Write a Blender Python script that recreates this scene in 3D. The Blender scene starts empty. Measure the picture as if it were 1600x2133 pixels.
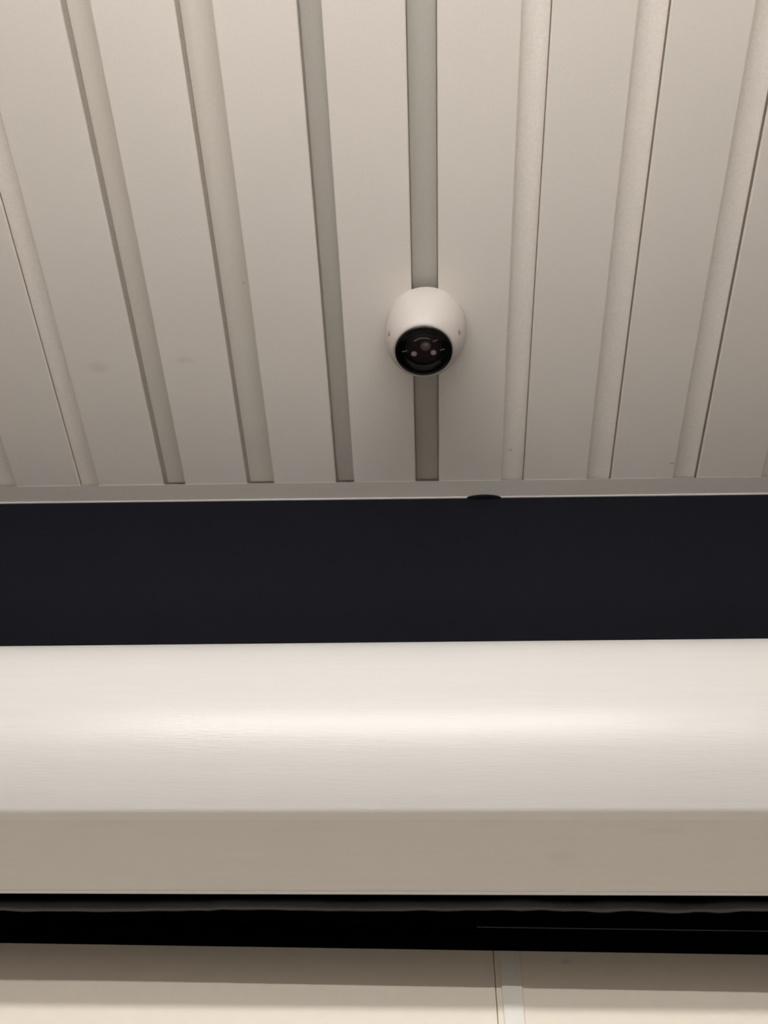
import bpy, bmesh, math, random
from mathutils import Vector, Matrix
random.seed(7)
S = bpy.context.scene
C = S.collection
CAMZ = 1.6                      # height of the phone above the floor
HC = 1.3                        # ceiling above the camera
CEIL = CAMZ + HC                # 2.9 m
WALL = 0.852                    # distance to the wall face

# ------------------------------------------------------------------ camera
cam_d = bpy.data.cameras.new('camera')
cam = bpy.data.objects.new('camera', cam_d); C.objects.link(cam)
cam_d.sensor_fit = 'VERTICAL'; cam_d.sensor_height = 36.0
cam_d.lens = 1800.0 / 2133.0 * 36.0
yaw, pitch, roll = (math.radians(a) for a in (5.38279, 145.73588, 3.80914))
M = Matrix.Rotation(yaw, 4, 'Z') @ Matrix.Rotation(pitch, 4, 'X') @ Matrix.Rotation(roll, 4, 'Z')
cam.matrix_world = Matrix.Translation((0, 0, CAMZ)) @ M
cam_d.clip_start = 0.01
cam_d.dof.use_dof = True
cam_d.dof.focus_distance = 1.0
cam_d.dof.aperture_fstop = 7.5
S.camera = cam

# ------------------------------------------------------------------ world, exposure
w = bpy.data.worlds.new('world'); S.world = w; w.use_nodes = True
w.node_tree.nodes['Background'].inputs[0].default_value = (1.0, 0.93, 0.85, 1)
w.node_tree.nodes['Background'].inputs[1].default_value = 0.02
S.view_settings.view_transform = 'Standard'
S.view_settings.look = 'None'
S.view_settings.exposure = 0.0
S.view_settings.gamma = 1.0
S.view_settings.use_curve_mapping = False
S.cycles.max_bounces = 10
S.cycles.diffuse_bounces = 8
LAMP_COL = (1.0, 0.985, 0.965)
LAMP_ROWS = [(-0.70, 59.0), (-1.80, 42.0)]      # distance behind the wall line, emission strength
LAMP_DROP = 0.426

# ------------------------------------------------------------------ materials
def mat(name, col, rough=0.5, metal=0.0, grain=0.0, gscale=200.0, bump=0.0, bscale=300.0, stretch=(1, 1, 1),
        spots=(), coat=0.0, spec=0.5, var=0.0, varscale=3.0):
    m = bpy.data.materials.new(name); m.use_nodes = True
    nt = m.node_tree; N = nt.nodes; L = nt.links
    b = N['Principled BSDF']
    b.inputs['Roughness'].default_value = rough
    b.inputs['Metallic'].default_value = metal
    b.inputs['Specular IOR Level'].default_value = spec
    b.inputs['Coat Weight'].default_value = coat
    geo = N.new('ShaderNodeNewGeometry')
    mp = N.new('ShaderNodeMapping'); mp.inputs['Scale'].default_value = stretch
    L.new(geo.outputs['Position'], mp.inputs['Vector'])
    rgb = N.new('ShaderNodeRGB'); rgb.outputs[0].default_value = (*col, 1)
    cur = rgb.outputs[0]
    def noise(scale, detail=3):
        n = N.new('ShaderNodeTexNoise'); n.inputs['Scale'].default_value = scale; n.inputs['Detail'].default_value = detail
        L.new(mp.outputs[0], n.inputs['Vector']); return n
    def modulate(cur, fac_out, lo, hi):
        mr = N.new('ShaderNodeMapRange'); mr.inputs[1].default_value = 0.25; mr.inputs[2].default_value = 0.75
        mr.inputs[3].default_value = lo; mr.inputs[4].default_value = hi
        L.new(fac_out, mr.inputs[0])
        vm = N.new('ShaderNodeVectorMath'); vm.operation = 'SCALE'
        L.new(cur, vm.inputs[0]); L.new(mr.outputs[0], vm.inputs['Scale']); return vm.outputs[0]
    if grain: cur = modulate(cur, noise(gscale).outputs[0], 1 - grain, 1 + grain)
    if var: cur = modulate(cur, noise(varscale, 1).outputs[0], 1 - var, 1 + var)
    for (x, y, z, rx, ry, rz, dark) in spots:           # scuffs, specks and painted dent shade, each with its own shape
        sb = N.new('ShaderNodeVectorMath'); sb.operation = 'SUBTRACT'
        L.new(geo.outputs['Position'], sb.inputs[0]); sb.inputs[1].default_value = (x, y, z)
        dv = N.new('ShaderNodeVectorMath'); dv.operation = 'DIVIDE'
        L.new(sb.outputs[0], dv.inputs[0]); dv.inputs[1].default_value = (rx, ry, rz)
        ln = N.new('ShaderNodeVectorMath'); ln.operation = 'LENGTH'; L.new(dv.outputs[0], ln.inputs[0])
        mr = N.new('ShaderNodeMapRange'); mr.interpolation_type = 'SMOOTHSTEP'
        mr.inputs[1].default_value = 0.2; mr.inputs[2].default_value = 1.0
        mr.inputs[3].default_value = dark; mr.inputs[4].default_value = 1.0
        L.new(ln.outputs['Value'], mr.inputs[0])
        vm = N.new('ShaderNodeVectorMath'); vm.operation = 'SCALE'
        L.new(cur, vm.inputs[0]); L.new(mr.outputs[0], vm.inputs['Scale']); cur = vm.outputs[0]
    L.new(cur, b.inputs['Base Color'])
    if bump:
        n = noise(bscale); bp = N.new('ShaderNodeBump'); bp.inputs['Strength'].default_value = bump
        bp.inputs['Distance'].default_value = 0.001
        L.new(n.outputs[0], bp.inputs['Height']); L.new(bp.outputs[0], b.inputs['Normal'])
    return m

Z = CEIL
M_PLANK = mat('plank_beige_enamel', (0.82, 0.77, 0.72), 0.55, grain=0.02, gscale=260, var=0.02, varscale=4,
    spots=[(-.5454, .5856, Z, .024, .014, .05, .90), (-.3986, .576, Z, .022, .010, .05, .91),
           (-.2851, .1421, Z, .004, .005, .05, .6), (.4200, .7869, Z, .008, .003, .05, .7)])
M_STRIP_LIGHT = mat('joint_cream', (0.93, 0.88, 0.83), 0.6, grain=0.05, gscale=350,
    spots=[(.1419, .7628, Z, .006, .003, .06, .75)])
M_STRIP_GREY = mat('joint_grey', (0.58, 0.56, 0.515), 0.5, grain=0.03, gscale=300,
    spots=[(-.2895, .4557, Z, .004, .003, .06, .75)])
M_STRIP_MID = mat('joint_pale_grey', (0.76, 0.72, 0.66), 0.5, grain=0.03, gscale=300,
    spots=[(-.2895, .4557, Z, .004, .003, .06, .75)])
M_TRIM = mat('trim_beige', (0.68, 0.64, 0.60), 0.5, grain=0.03, gscale=200)
M_SLAB = mat('ceiling_slab', (0.60, 0.56, 0.52), 0.8, grain=0.05)
M_NAVY = mat('navy_paint', (0.0055, 0.006, 0.011), 0.65, grain=0.06, gscale=120, bump=0.15, bscale=240, spec=0.12)
M_WALL = mat('beige_wall', (0.93, 0.835, 0.72), 0.55, grain=0.015, gscale=90,
    spots=[(.129, WALL, CAMZ + .462, .008, .02, .004, .8)])
M_COVER = mat('white_gloss_joint_cover', (0.90, 0.86, 0.79), 0.22)
M_CASE = mat('casing_white', (0.655, 0.64, 0.615), 0.32, grain=0.018, gscale=160, stretch=(0.06, 1, 1), bump=0.12, bscale=900,
    spots=[(.115, .69, CAMZ + .462, .02, .012, .05, .95), (.20, .66, CAMZ + .47, .03, .006, .05, .95)])  # faint dents, their shade put into the colour
M_LIP = mat('casing_lip', (0.66, 0.65, 0.65), 0.4)
M_BLACK = mat('black_plastic', (0.0006, 0.0006, 0.0007), 0.9, spec=0.0)
M_FOAM = mat('black_foam', (0.0048, 0.0054, 0.0056), 0.45, grain=0.3, gscale=60, bump=0.4, bscale=90)
M_DOME = mat('camera_white', (0.62, 0.565, 0.53), 0.4, grain=0.01)
M_HOLE = mat('screw_recess', (0.30, 0.27, 0.26), 0.6)
M_GLOSSBLK = mat('black_gloss', (0.006, 0.007, 0.006), 0.18, spec=0.3)
M_LENSPLATE = mat('lens_plate', (0.045, 0.026, 0.026), 0.3, grain=0.3, gscale=150)
M_LENS = mat('lens_glass', (0.30, 0.21, 0.22), 0.12, coat=1.0)
M_LED = mat('led_window', (0.9, 0.82, 0.84), 0.2, coat=0.6)
M_CLIP_GLINT = mat('pale_clip_glint', (0.80, 0.84, 0.82), 0.3)  # whitish, not metal: ring highlight painted in; clips share it
M_FLOOR = mat('floor_tile', (0.50, 0.48, 0.45), 0.4, grain=0.05, gscale=30)
M_ROOM = mat('room_paint', (0.55, 0.53, 0.50), 0.7)
M_HOUSE = mat('lamp_housing', (0.7, 0.7, 0.7), 0.4)

def glass_mat():
    m = bpy.data.materials.new('window_glass'); m.use_nodes = True
    N = m.node_tree.nodes; L = m.node_tree.links; N.remove(N['Principled BSDF'])
    t = N.new('ShaderNodeBsdfTransparent'); t.inputs[0].default_value = (.95, .94, .94, 1)
    g = N.new('ShaderNodeBsdfGlossy'); g.inputs['Roughness'].default_value = 0.06
    f = N.new('ShaderNodeFresnel'); f.inputs[0].default_value = 1.5
    x = N.new('ShaderNodeMixShader')
    L.new(f.outputs[0], x.inputs[0]); L.new(t.outputs[0], x.inputs[1]); L.new(g.outputs[0], x.inputs[2])
    L.new(x.outputs[0], N['Material Output'].inputs[0]); return m
M_GLASS = glass_mat()

def emit_mat(name, col, s):
    m = bpy.data.materials.new(name); m.use_nodes = True
    b = m.node_tree.nodes['Principled BSDF']
    b.inputs['Base Color'].default_value = (.9, .9, .9, 1)
    b.inputs['Emission Color'].default_value = (*col, 1); b.inputs['Emission Strength'].default_value = s
    return m

# ------------------------------------------------------------------ helpers
def obj(name, bm, m, parent=None, bevel=0.0, smooth=False, seg=2):
    bmesh.ops.recalc_face_normals(bm, faces=bm.faces)
    me = bpy.data.meshes.new(name); bm.to_mesh(me); bm.free()
    me.materials.append(m)
    if smooth:
        for p in me.polygons: p.use_smooth = True
    o = bpy.data.objects.new(name, me); C.objects.link(o)
    if parent: o.parent = parent
    if bevel:
        b = o.modifiers.new('bevel', 'BEVEL'); b.width = bevel; b.segments = seg; b.limit_method = 'ANGLE'
    return o

def box(x0, x1, y0, y1, z0, z1, bm=None):
    bm = bm or bmesh.new()
    v = [bm.verts.new(p) for p in ((x0,y0,z0),(x1,y0,z0),(x1,y1,z0),(x0,y1,z0),(x0,y0,z1),(x1,y0,z1),(x1,y1,z1),(x0,y1,z1))]
    for f in ((0,1,2,3),(4,5,6,7),(0,1,5,4),(1,2,6,5),(2,3,7,6),(3,0,4,7)): bm.faces.new([v[i] for i in f])
    return bm

def extrude_profile(pts, xs, dz=None):
    """closed (y,z) profile swept along x; dz(x, i) may move points"""
    bm = bmesh.new(); rings = []
    for x in xs:
        rings.append([bm.verts.new((x, p[0], p[1] + (dz(x, i) if dz else 0))) for i, p in enumerate(pts)])
    n = len(pts)
    for a, b in zip(rings, rings[1:]):
        for i in range(n): bm.faces.new((a[i], a[(i+1) % n], b[(i+1) % n], b[i]))
    bm.faces.new(rings[0]); bm.faces.new(rings[-1]); return bm

def lathe(prof, n=64, cap=True, closed=False):
    """prof: list of (r, z) about +Z"""
    bm = bmesh.new(); rings = []
    for r, z in prof:
        if r < 1e-6: rings.append([bm.verts.new((0, 0, z))])
        else: rings.append([bm.verts.new((r*math.cos(2*math.pi*k/n), r*math.sin(2*math.pi*k/n), z)) for k in range(n)])
    pairs = list(zip(rings, rings[1:]))
    if closed: pairs.append((rings[-1], rings[0]))
    for a, b in pairs:
        for k in range(n):
            k2 = (k+1) % n
            if len(a) == 1: bm.faces.new((a[0], b[k], b[k2]))
            elif len(b) == 1: bm.faces.new((a[k], a[k2], b[0]))
            else: bm.faces.new((a[k], a[k2], b[k2], b[k]))
    return bm

def torus(R, r, n=64, k=10, a0=0, a1=2*math.pi):
    bm = bmesh.new(); full = abs(a1 - a0 - 2*math.pi) < 1e-6
    rings = []
    for i in range(n if full else n+1):
        a = a0 + (a1-a0)*i/n
        rings.append([bm.verts.new(((R + r*math.cos(2*math.pi*j/k))*math.cos(a), (R + r*math.cos(2*math.pi*j/k))*math.sin(a), r*math.sin(2*math.pi*j/k))) for j in range(k)])
    ps = list(zip(rings, rings[1:])) + ([(rings[-1], rings[0])] if full else [])
    for a, b in ps:
        for j in range(k): bm.faces.new((a[j], a[(j+1) % k], b[(j+1) % k], b[j]))
    if not full: bm.faces.new(rings[0]); bm.faces.new(rings[-1])
    return bm

def thing(name, label, cat, loc=(0,0,0), group=None):
    o = bpy.data.objects.new(name, None); C.objects.link(o); o.location = loc
    o['label'] = label; o['category'] = cat
    if group: o['group'] = group
    return o
def struct(o, label, cat='structure'):
    o['kind'] = 'structure'; o['label'] = label; o['category'] = cat; return o

# ------------------------------------------------------------------ room shell
X0, X1, YB = -3.0, 3.0, -4.6
struct(obj('floor', box(X0, X1, YB, WALL, -0.1, 0.0), M_FLOOR), 'plain beige floor under the tall wall', 'floor')
ceiling = struct(obj('ceiling', box(X0, X1, YB, WALL + .1, CEIL + .024, CEIL + .12), M_SLAB),
    'beige panelled ceiling with recessed joints running towards the navy band', 'ceiling')
struct(obj('wall_left', box(X0 - .1, X0, YB, WALL + .1, -.1, CEIL + .12), M_ROOM), 'plain beige side wall to the left', 'wall')
struct(obj('wall_right', box(X1, X1 + .1, YB, WALL + .1, -.1, CEIL + .12), M_ROOM), 'plain beige side wall to the right', 'wall')
struct(obj('wall_front', box(X0 - .1, X1 + .1, YB - .1, YB, -.1, CEIL + .12), M_ROOM), 'plain beige wall behind the viewer', 'wall')
wall = struct(obj('wall_back', box(X0, X1, WALL + .012, WALL + .1, -.1, CEIL + .024), M_ROOM),
    'wall with a navy band on top and beige panels under the white casing', 'wall')

# navy band (upper wall) and beige panels with their cover strips (lower wall)
NAVY_Z = CAMZ + 0.60
def navy_band():
    xs = [X0 + .001] + [(-.9 + i*.02) for i in range(91)] + [X1 - .001]
    pts = [(WALL, NAVY_Z), (WALL, CEIL - .0005), (WALL + .012, CEIL - .0005), (WALL + .012, NAVY_Z)]
    return extrude_profile(pts, xs)
nb = obj('navy_band', navy_band(), M_NAVY, wall)
nb['label'] = 'dark navy painted band under the ceiling'
joints = [-2.43, -1.18, 0.0585, 1.30, 2.55]
JW = 0.0115
edges = [X0 + .001] + joints + [X1 - .001]
for a, b in zip(edges, edges[1:]):
    obj('wall_panel', box(a + .0003, b - .0003, WALL, WALL + .012, 0.0, NAVY_Z - .001), M_WALL, wall, bevel=.0008)
for j in joints:
    obj('joint_cover', box(j - .010 + .0155, j + .010 + .0155, WALL - .003, WALL, 0.0, NAVY_Z - .001), M_COVER, wall, bevel=.0022, seg=3)

# ------------------------------------------------------------------ ceiling planks and joint strips
# lower-corner positions of each recess (left, right), measured on the ceiling plane; 1 = cream strip, 0 = grey strip
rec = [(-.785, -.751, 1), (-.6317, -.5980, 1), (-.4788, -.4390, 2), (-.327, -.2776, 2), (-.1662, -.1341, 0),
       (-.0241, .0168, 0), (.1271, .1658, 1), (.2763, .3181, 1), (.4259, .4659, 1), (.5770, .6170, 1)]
PITCH = .1505
while rec[0][0] > X0 + .2: rec.insert(0, (rec[0][0] - PITCH, rec[0][0] - PITCH + .038, 1))
while rec[-1][1] < X1 - .2: rec.append((rec[-1][0] + PITCH, rec[-1][0] + PITCH + .038, 1))
DEPTH_L, DEPTH_G = .013, .019
bounds = [X0 + .001] + [e for r in rec for e in r[:2]] + [X1 - .001]
for i in range(0, len(bounds), 2):
    pk = box(bounds[i], bounds[i+1], YB + .001, WALL, CEIL, CEIL + .005)           # face plate with returned edges
    box(bounds[i] + .006, bounds[i+1] - .006, YB + .001, WALL, CEIL + .005, CEIL + .024, pk)
    obj('plank', pk, M_PLANK, ceiling, bevel=.0018)
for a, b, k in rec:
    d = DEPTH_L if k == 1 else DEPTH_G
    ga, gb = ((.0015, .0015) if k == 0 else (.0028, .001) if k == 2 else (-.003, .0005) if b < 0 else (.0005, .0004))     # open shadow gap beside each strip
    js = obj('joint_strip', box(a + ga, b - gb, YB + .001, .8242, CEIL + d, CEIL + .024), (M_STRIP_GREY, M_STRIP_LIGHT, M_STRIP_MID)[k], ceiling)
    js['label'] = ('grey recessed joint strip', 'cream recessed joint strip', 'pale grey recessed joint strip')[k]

# flat trim covering the plank ends where they meet the navy band
def trim():
    y0 = .8165
    pts = [(y0, CEIL - .0005), (WALL - .0024, CEIL - .0015), (WALL - .0019, CEIL - .0030), (WALL - .0003, CEIL - .0032),
           (WALL - .0003, CEIL - .0001), (y0, CEIL - .0001)]
    xs = [X0 + .002] + [-1 + i*.02 for i in range(101)] + [X1 - .002]
    def dz(x, i):
        if i in (0, 1):                                   # slight waviness of the thin metal leg
            return -.0003*math.sin(x*9) * (1 if i else .4)
        return 0
    return extrude_profile(pts, xs, dz)
t = struct(obj('trim_1', trim(), M_TRIM), 'flat beige edge trim with a thin pale lip between ceiling planks and navy band', 'trim')
t.parent = None
# a blister of navy paint bulging over the trim lip
bm = bmesh.new(); bmesh.ops.create_uvsphere(bm, u_segments=24, v_segments=12, radius=1)
for v in bm.verts: v.co = Vector((.097 + v.co.x*.031, WALL - .0005 + v.co.y*.0070, CEIL - .003 + v.co.z*.0032))
pb = obj('paint_blister', bm, M_NAVY, wall, smooth=True); pb['label'] = 'navy paint smear lapping over the pale lip'

# ------------------------------------------------------------------ white rounded wall unit
UX0, UX1 = -1.0, 1.0
unit = thing('air_curtain', 'long white rounded wall unit with a black slot along its underside, below the navy band', 'air curtain',
             (0, 0, CAMZ))
yc, zc, R = .758, .585, .16
TH_END = -42
pts = [(WALL - .0005, zc + R)]
for k in range(49):
    a = math.radians(90 + (TH_END - 90)*k/48)
    pts.append((yc - R*math.cos(a), zc + R*math.sin(a)))
FY, FZ = .648, .4748                                      # end of the narrow chamfer under the bulge
e0 = pts.pop()
dy_, dz_ = e0[0] - pts[-1][0], e0[1] - pts[-1][1]
pts += [(e0[0] - dy_*.3, e0[1] - dz_*.3 + .0001), e0, (e0[0] + (FY-e0[0])*.25, e0[1] + (FZ-e0[1])*.25), (e0[0] + (FY-e0[0])*.75, e0[1] + (FZ-e0[1])*.75), (FY, FZ)]
# inner side of the shell
inner = [(yc - (R-.004)*math.cos(math.radians(90 + (TH_END - 90)*k/24)), zc + (R-.004)*math.sin(math.radians(90 + (TH_END - 90)*k/24))) for k in range(25)]
pts += inner[::-1] + [(WALL - .0005, zc + R - .004)]
xs = [UX0 + (UX1-UX0)*i/40 for i in range(41)]
TILT = .0098
def tz(x, i=0): return TILT * x
front = obj('front_cover', extrude_profile(pts, xs, tz), M_CASE, unit, smooth=False)
for p in front.data.polygons: p.use_smooth = len(p.vertices) == 4
e = front.modifiers.new('edge', 'EDGE_SPLIT'); e.split_angle = math.radians(35)
a = math.radians(TH_END); ay, az = yc - R*math.cos(a), zc + R*math.sin(a)          # end of the arc (0.645, 0.472)
LY, LZ = .735, .4589
# flat lower panel, a hair behind the cover's edge
under = obj('lower_panel', extrude_profile([(FY, FZ + .0001), (LY - .003, LZ + .0004), (LY - .003, LZ + .006), (FY + .002, FZ + .006)], xs, tz), M_CASE, unit)
lip = obj('lower_lip', extrude_profile([(LY - .0035, LZ - .0004), (LY - .001, LZ - .0008), (LY, LZ), (LY, LZ + .016), (LY - .0035, LZ + .016)], xs, tz), M_LIP, unit)
for sx, xx in (('l', UX0), ('r', UX1)):
    cap = [(WALL - .0006, zc + R)] + [(yc - R*math.cos(math.radians(90 + (TH_END-90)*k/24)), zc + R*math.sin(math.radians(90 + (TH_END-90)*k/24))) for k in range(25)] + [(FY, FZ), (LY, LZ), (WALL - .0006, LZ + .022)]
    x0, x1 = (xx - .012, xx) if sx == 'l' else (xx, xx + .012)
    obj('end_cap', extrude_profile(cap, [x0, x1], lambda x, i: TILT*x), M_CASE, unit, bevel=.003)
# black outlet: dark interior, wavy foam seal, two vanes
obj('outlet_box', extrude_profile([(LY + .0005, LZ + .004), (LY + .0005, LZ + .06), (WALL - .001, LZ + .06), (WALL - .001, LZ + .052), (LY + .02, LZ + .052), (LY + .020, LZ + .006)], xs, tz), M_BLACK, unit)
def foam():
    bm = bmesh.new(); rings = []; n = 200; k = 12
    for i in range(n + 1):
        x = UX0 + (UX1 - UX0)*i/n
        amp = 1.0 if x > .06 else .35
        r = .0062 + amp*(.0007*math.sin(x*95 + 1.3*math.sin(x*31)) + .0005*math.sin(x*173))
        yy = LY + .0215 + amp*.0012*math.sin(x*61); zz = LZ + .0035 + TILT*x + .0006*math.sin(x*23) - (.0015 if x < -.2 else 0)
        rings.append([bm.verts.new((x, yy + r*math.cos(2*math.pi*j/k), zz + r*.9*math.sin(2*math.pi*j/k))) for j in range(k)])
    for a, b in zip(rings, rings[1:]):
        for j in range(k): bm.faces.new((a[j], a[(j+1) % k], b[(j+1) % k], b[j]))
    bm.faces.new(rings[0]); bm.faces.new(rings[-1]); return bm
fo = obj('foam_seal', foam(), M_FOAM, unit, smooth=True); fo['label'] = 'wrinkled dark grey foam strip'
obj('vane', extrude_profile([(.762, .4600), (.7835, .4572), (.7848, .4585), (.779, .49), (.765, .49)], xs), M_BLACK, unit)
obj('vane', extrude_profile([(.7845, .4553), (.790, .4500), (.7985, .4446), (.801, .4440), (.8025, .4446), (.800, .49), (.786, .49)], xs), M_BLACK, unit, bevel=.0005)
obj('back_plate', box(UX0, UX1, .8026, WALL - .0005, .4770, .4885), M_BLACK, unit)
obj('vane_edge', extrude_profile([(.7830, .4566), (.7842, .4564), (.7846, .4572), (.7834, .4574)], [.04, .2, .45, .7]), M_FOAM, unit)

# ------------------------------------------------------------------ dome security camera
dome = thing('security_camera', 'white dome security camera with a black round window on the panelled ceiling', 'security camera',
             (-.0029, .5256, CEIL))
N = 72
WC = Vector((-.0035, .0115, -.0745)); TW = math.radians(9.6)          # window centre and tilt towards the wall
Rt = Matrix.Rotation(TW, 3, 'X')                                      # -Z tips towards +Y
def shell():
    bm = bmesh.new(); rings = []
    prof = [(0.0, .0610), (.03, .0622), (.10, .0628), (.25, .0632), (.40, .0628), (.55, .0612), (.68, .0588), (.80, .0556), (.90, .0518), (.97, .0482), (1.0, .0460), (1.0, .0440), (.985, .0432)]
    for s, r in prof:
        c = WC * (s if s < 1 else 1); c = Vector((WC.x*s**1.5, WC.y*s**1.5, WC.z*s))
        rr = Matrix.Rotation(TW*s**1.5, 3, 'X')
        rings.append([bm.verts.new(c + rr @ Vector((r*math.cos(2*math.pi*k/N), r*math.sin(2*math.pi*k/N), 0))) for k in range(N)])
    for a, b in zip(rings, rings[1:]):
        for k in range(N): bm.faces.new((a[k], a[(k+1) % N], b[(k+1) % N], b[k]))
    bm.faces.new(rings[0]); return bm
obj('dome_housing', shell(), M_DOME, dome, smooth=True)
obj('base_ring', lathe([(.0, .0), (.0624, .0), (.0634, -.001), (.0634, -.0035), (.0624, -.0045), (0, -.0045)]), M_DOME, dome, bevel=.0005)
MW = Matrix.Translation(WC) @ Rt.to_4x4()
def wpart(name, bm, m, off=(0, 0, 0), parent=None, smooth=True):
    bmesh.ops.transform(bm, matrix=MW @ Matrix.Translation(off), verts=bm.verts)
    return obj(name, bm, m, parent or dome, smooth=smooth)
# black rim and dish (local -Z looks out of the window)
bez = wpart('bezel', lathe([(.0445, .006), (.0435, -.0005), (.0415, -.0022), (.0398, -.0005), (.036, .003), (.030, .0055), (.0275, .006), (.0275, .014), (.0445, .014)], closed=True), M_GLOSSBLK)
bez['label'] = 'glossy black window surround'
lp = wpart('lens_plate', lathe([(0, .0075), (.0272, .0075), (.0272, .0135), (0, .0135)]), M_LENSPLATE, smooth=False)
def cap_bm(r, h): return lathe([(r, .001), (r, 0)] + [(r*math.cos(math.radians(a)), -h*math.sin(math.radians(a))) for a in range(10, 90, 10)] + [(0, -h)], n=32)
wpart('ring_and_glint', torus(.0205, .0006, a0=math.radians(-132), a1=math.radians(-64)), M_CLIP_GLINT, (0, 0, .0052))  # pale arc modelled in place of the highlight on the ring
wpart('ring_and_glint', torus(.0250, .00035), M_GLOSSBLK, (0, 0, .0052))
wpart('lens', cap_bm(.0085, .004), M_LENS, (.003, -.005, .0070))
wpart('infrared_lamp', cap_bm(.0045, .0022), M_LED, (-.0148, .0085, .0072))
wpart('infrared_lamp', cap_bm(.0045, .0022), M_LED, (.0148, .0070, .0072))
for (x, y, a) in ((-.0290, .0010, 12), (.0285, -.0005, 15), (.0175, -.0165, 20)):
    b_ = box(-.0038, .0038, -.0005, .0005, -.0005, .0005)
    bmesh.ops.rotate(b_, verts=b_.verts, matrix=Matrix.Rotation(math.radians(-a), 3, 'Z'))
    wpart('clip', b_, M_CLIP_GLINT, (x, y, .0035), smooth=False)
gl = wpart('glass_cover', lathe([(.0394, -.0010), (.030, -.0022), (.018, -.0031), (.0, -.0035)]), M_GLASS)
# screw recesses on either side
for sx in (-1, 1):
    s_ = .75; r = .0567
    c = Vector((WC.x*s_**1.5, WC.y*s_**1.5, WC.z*s_)); ang = math.radians(0 if sx > 0 else 180) - math.radians(20)*sx
    p = c + Matrix.Rotation(TW*s_**1.5, 3, 'X') @ Vector((r*math.cos(ang), r*math.sin(ang), 0))
    b_ = cap_bm(.0043, .0010)
    nrm = Vector((math.cos(ang), math.sin(ang), -.3)).normalized()
    q = (-Vector((0, 0, 1))).rotation_difference(nrm).to_matrix().to_4x4()
    bmesh.ops.transform(b_, matrix=Matrix.Translation(p) @ q, verts=b_.verts)
    obj('screw', b_, M_HOLE, dome, smooth=True)

# ------------------------------------------------------------------ suspended lamps behind the viewer
for i, (ly, st) in enumerate(LAMP_ROWS):
    lm = thing('batten_lamp', ['lit white batten lamp hanging nearest the white wall unit', 'lit white batten lamp hanging further back in the room'][i],
               'lamp', (-.1, ly, CEIL - LAMP_DROP), 'suspended batten lamps')
    HL = 0.65 if i == 0 else 1.7
    obj('housing', box(-HL, HL, -.03, .03, .02, .05), M_HOUSE, lm, bevel=.004)
    obj('diffuser', box(-HL + .01, HL - .01, -.022, .022, -.02, .0199), emit_mat('lamp_glow_%d' % i, LAMP_COL, st), lm)
    for sx in (-1, 1):
        obj('suspension_rod', lathe([(0, .05), (.004, .05), (.004, LAMP_DROP), (0, LAMP_DROP)], n=10), M_HOUSE, lm).location = (sx*(HL - .2), 0, 0)
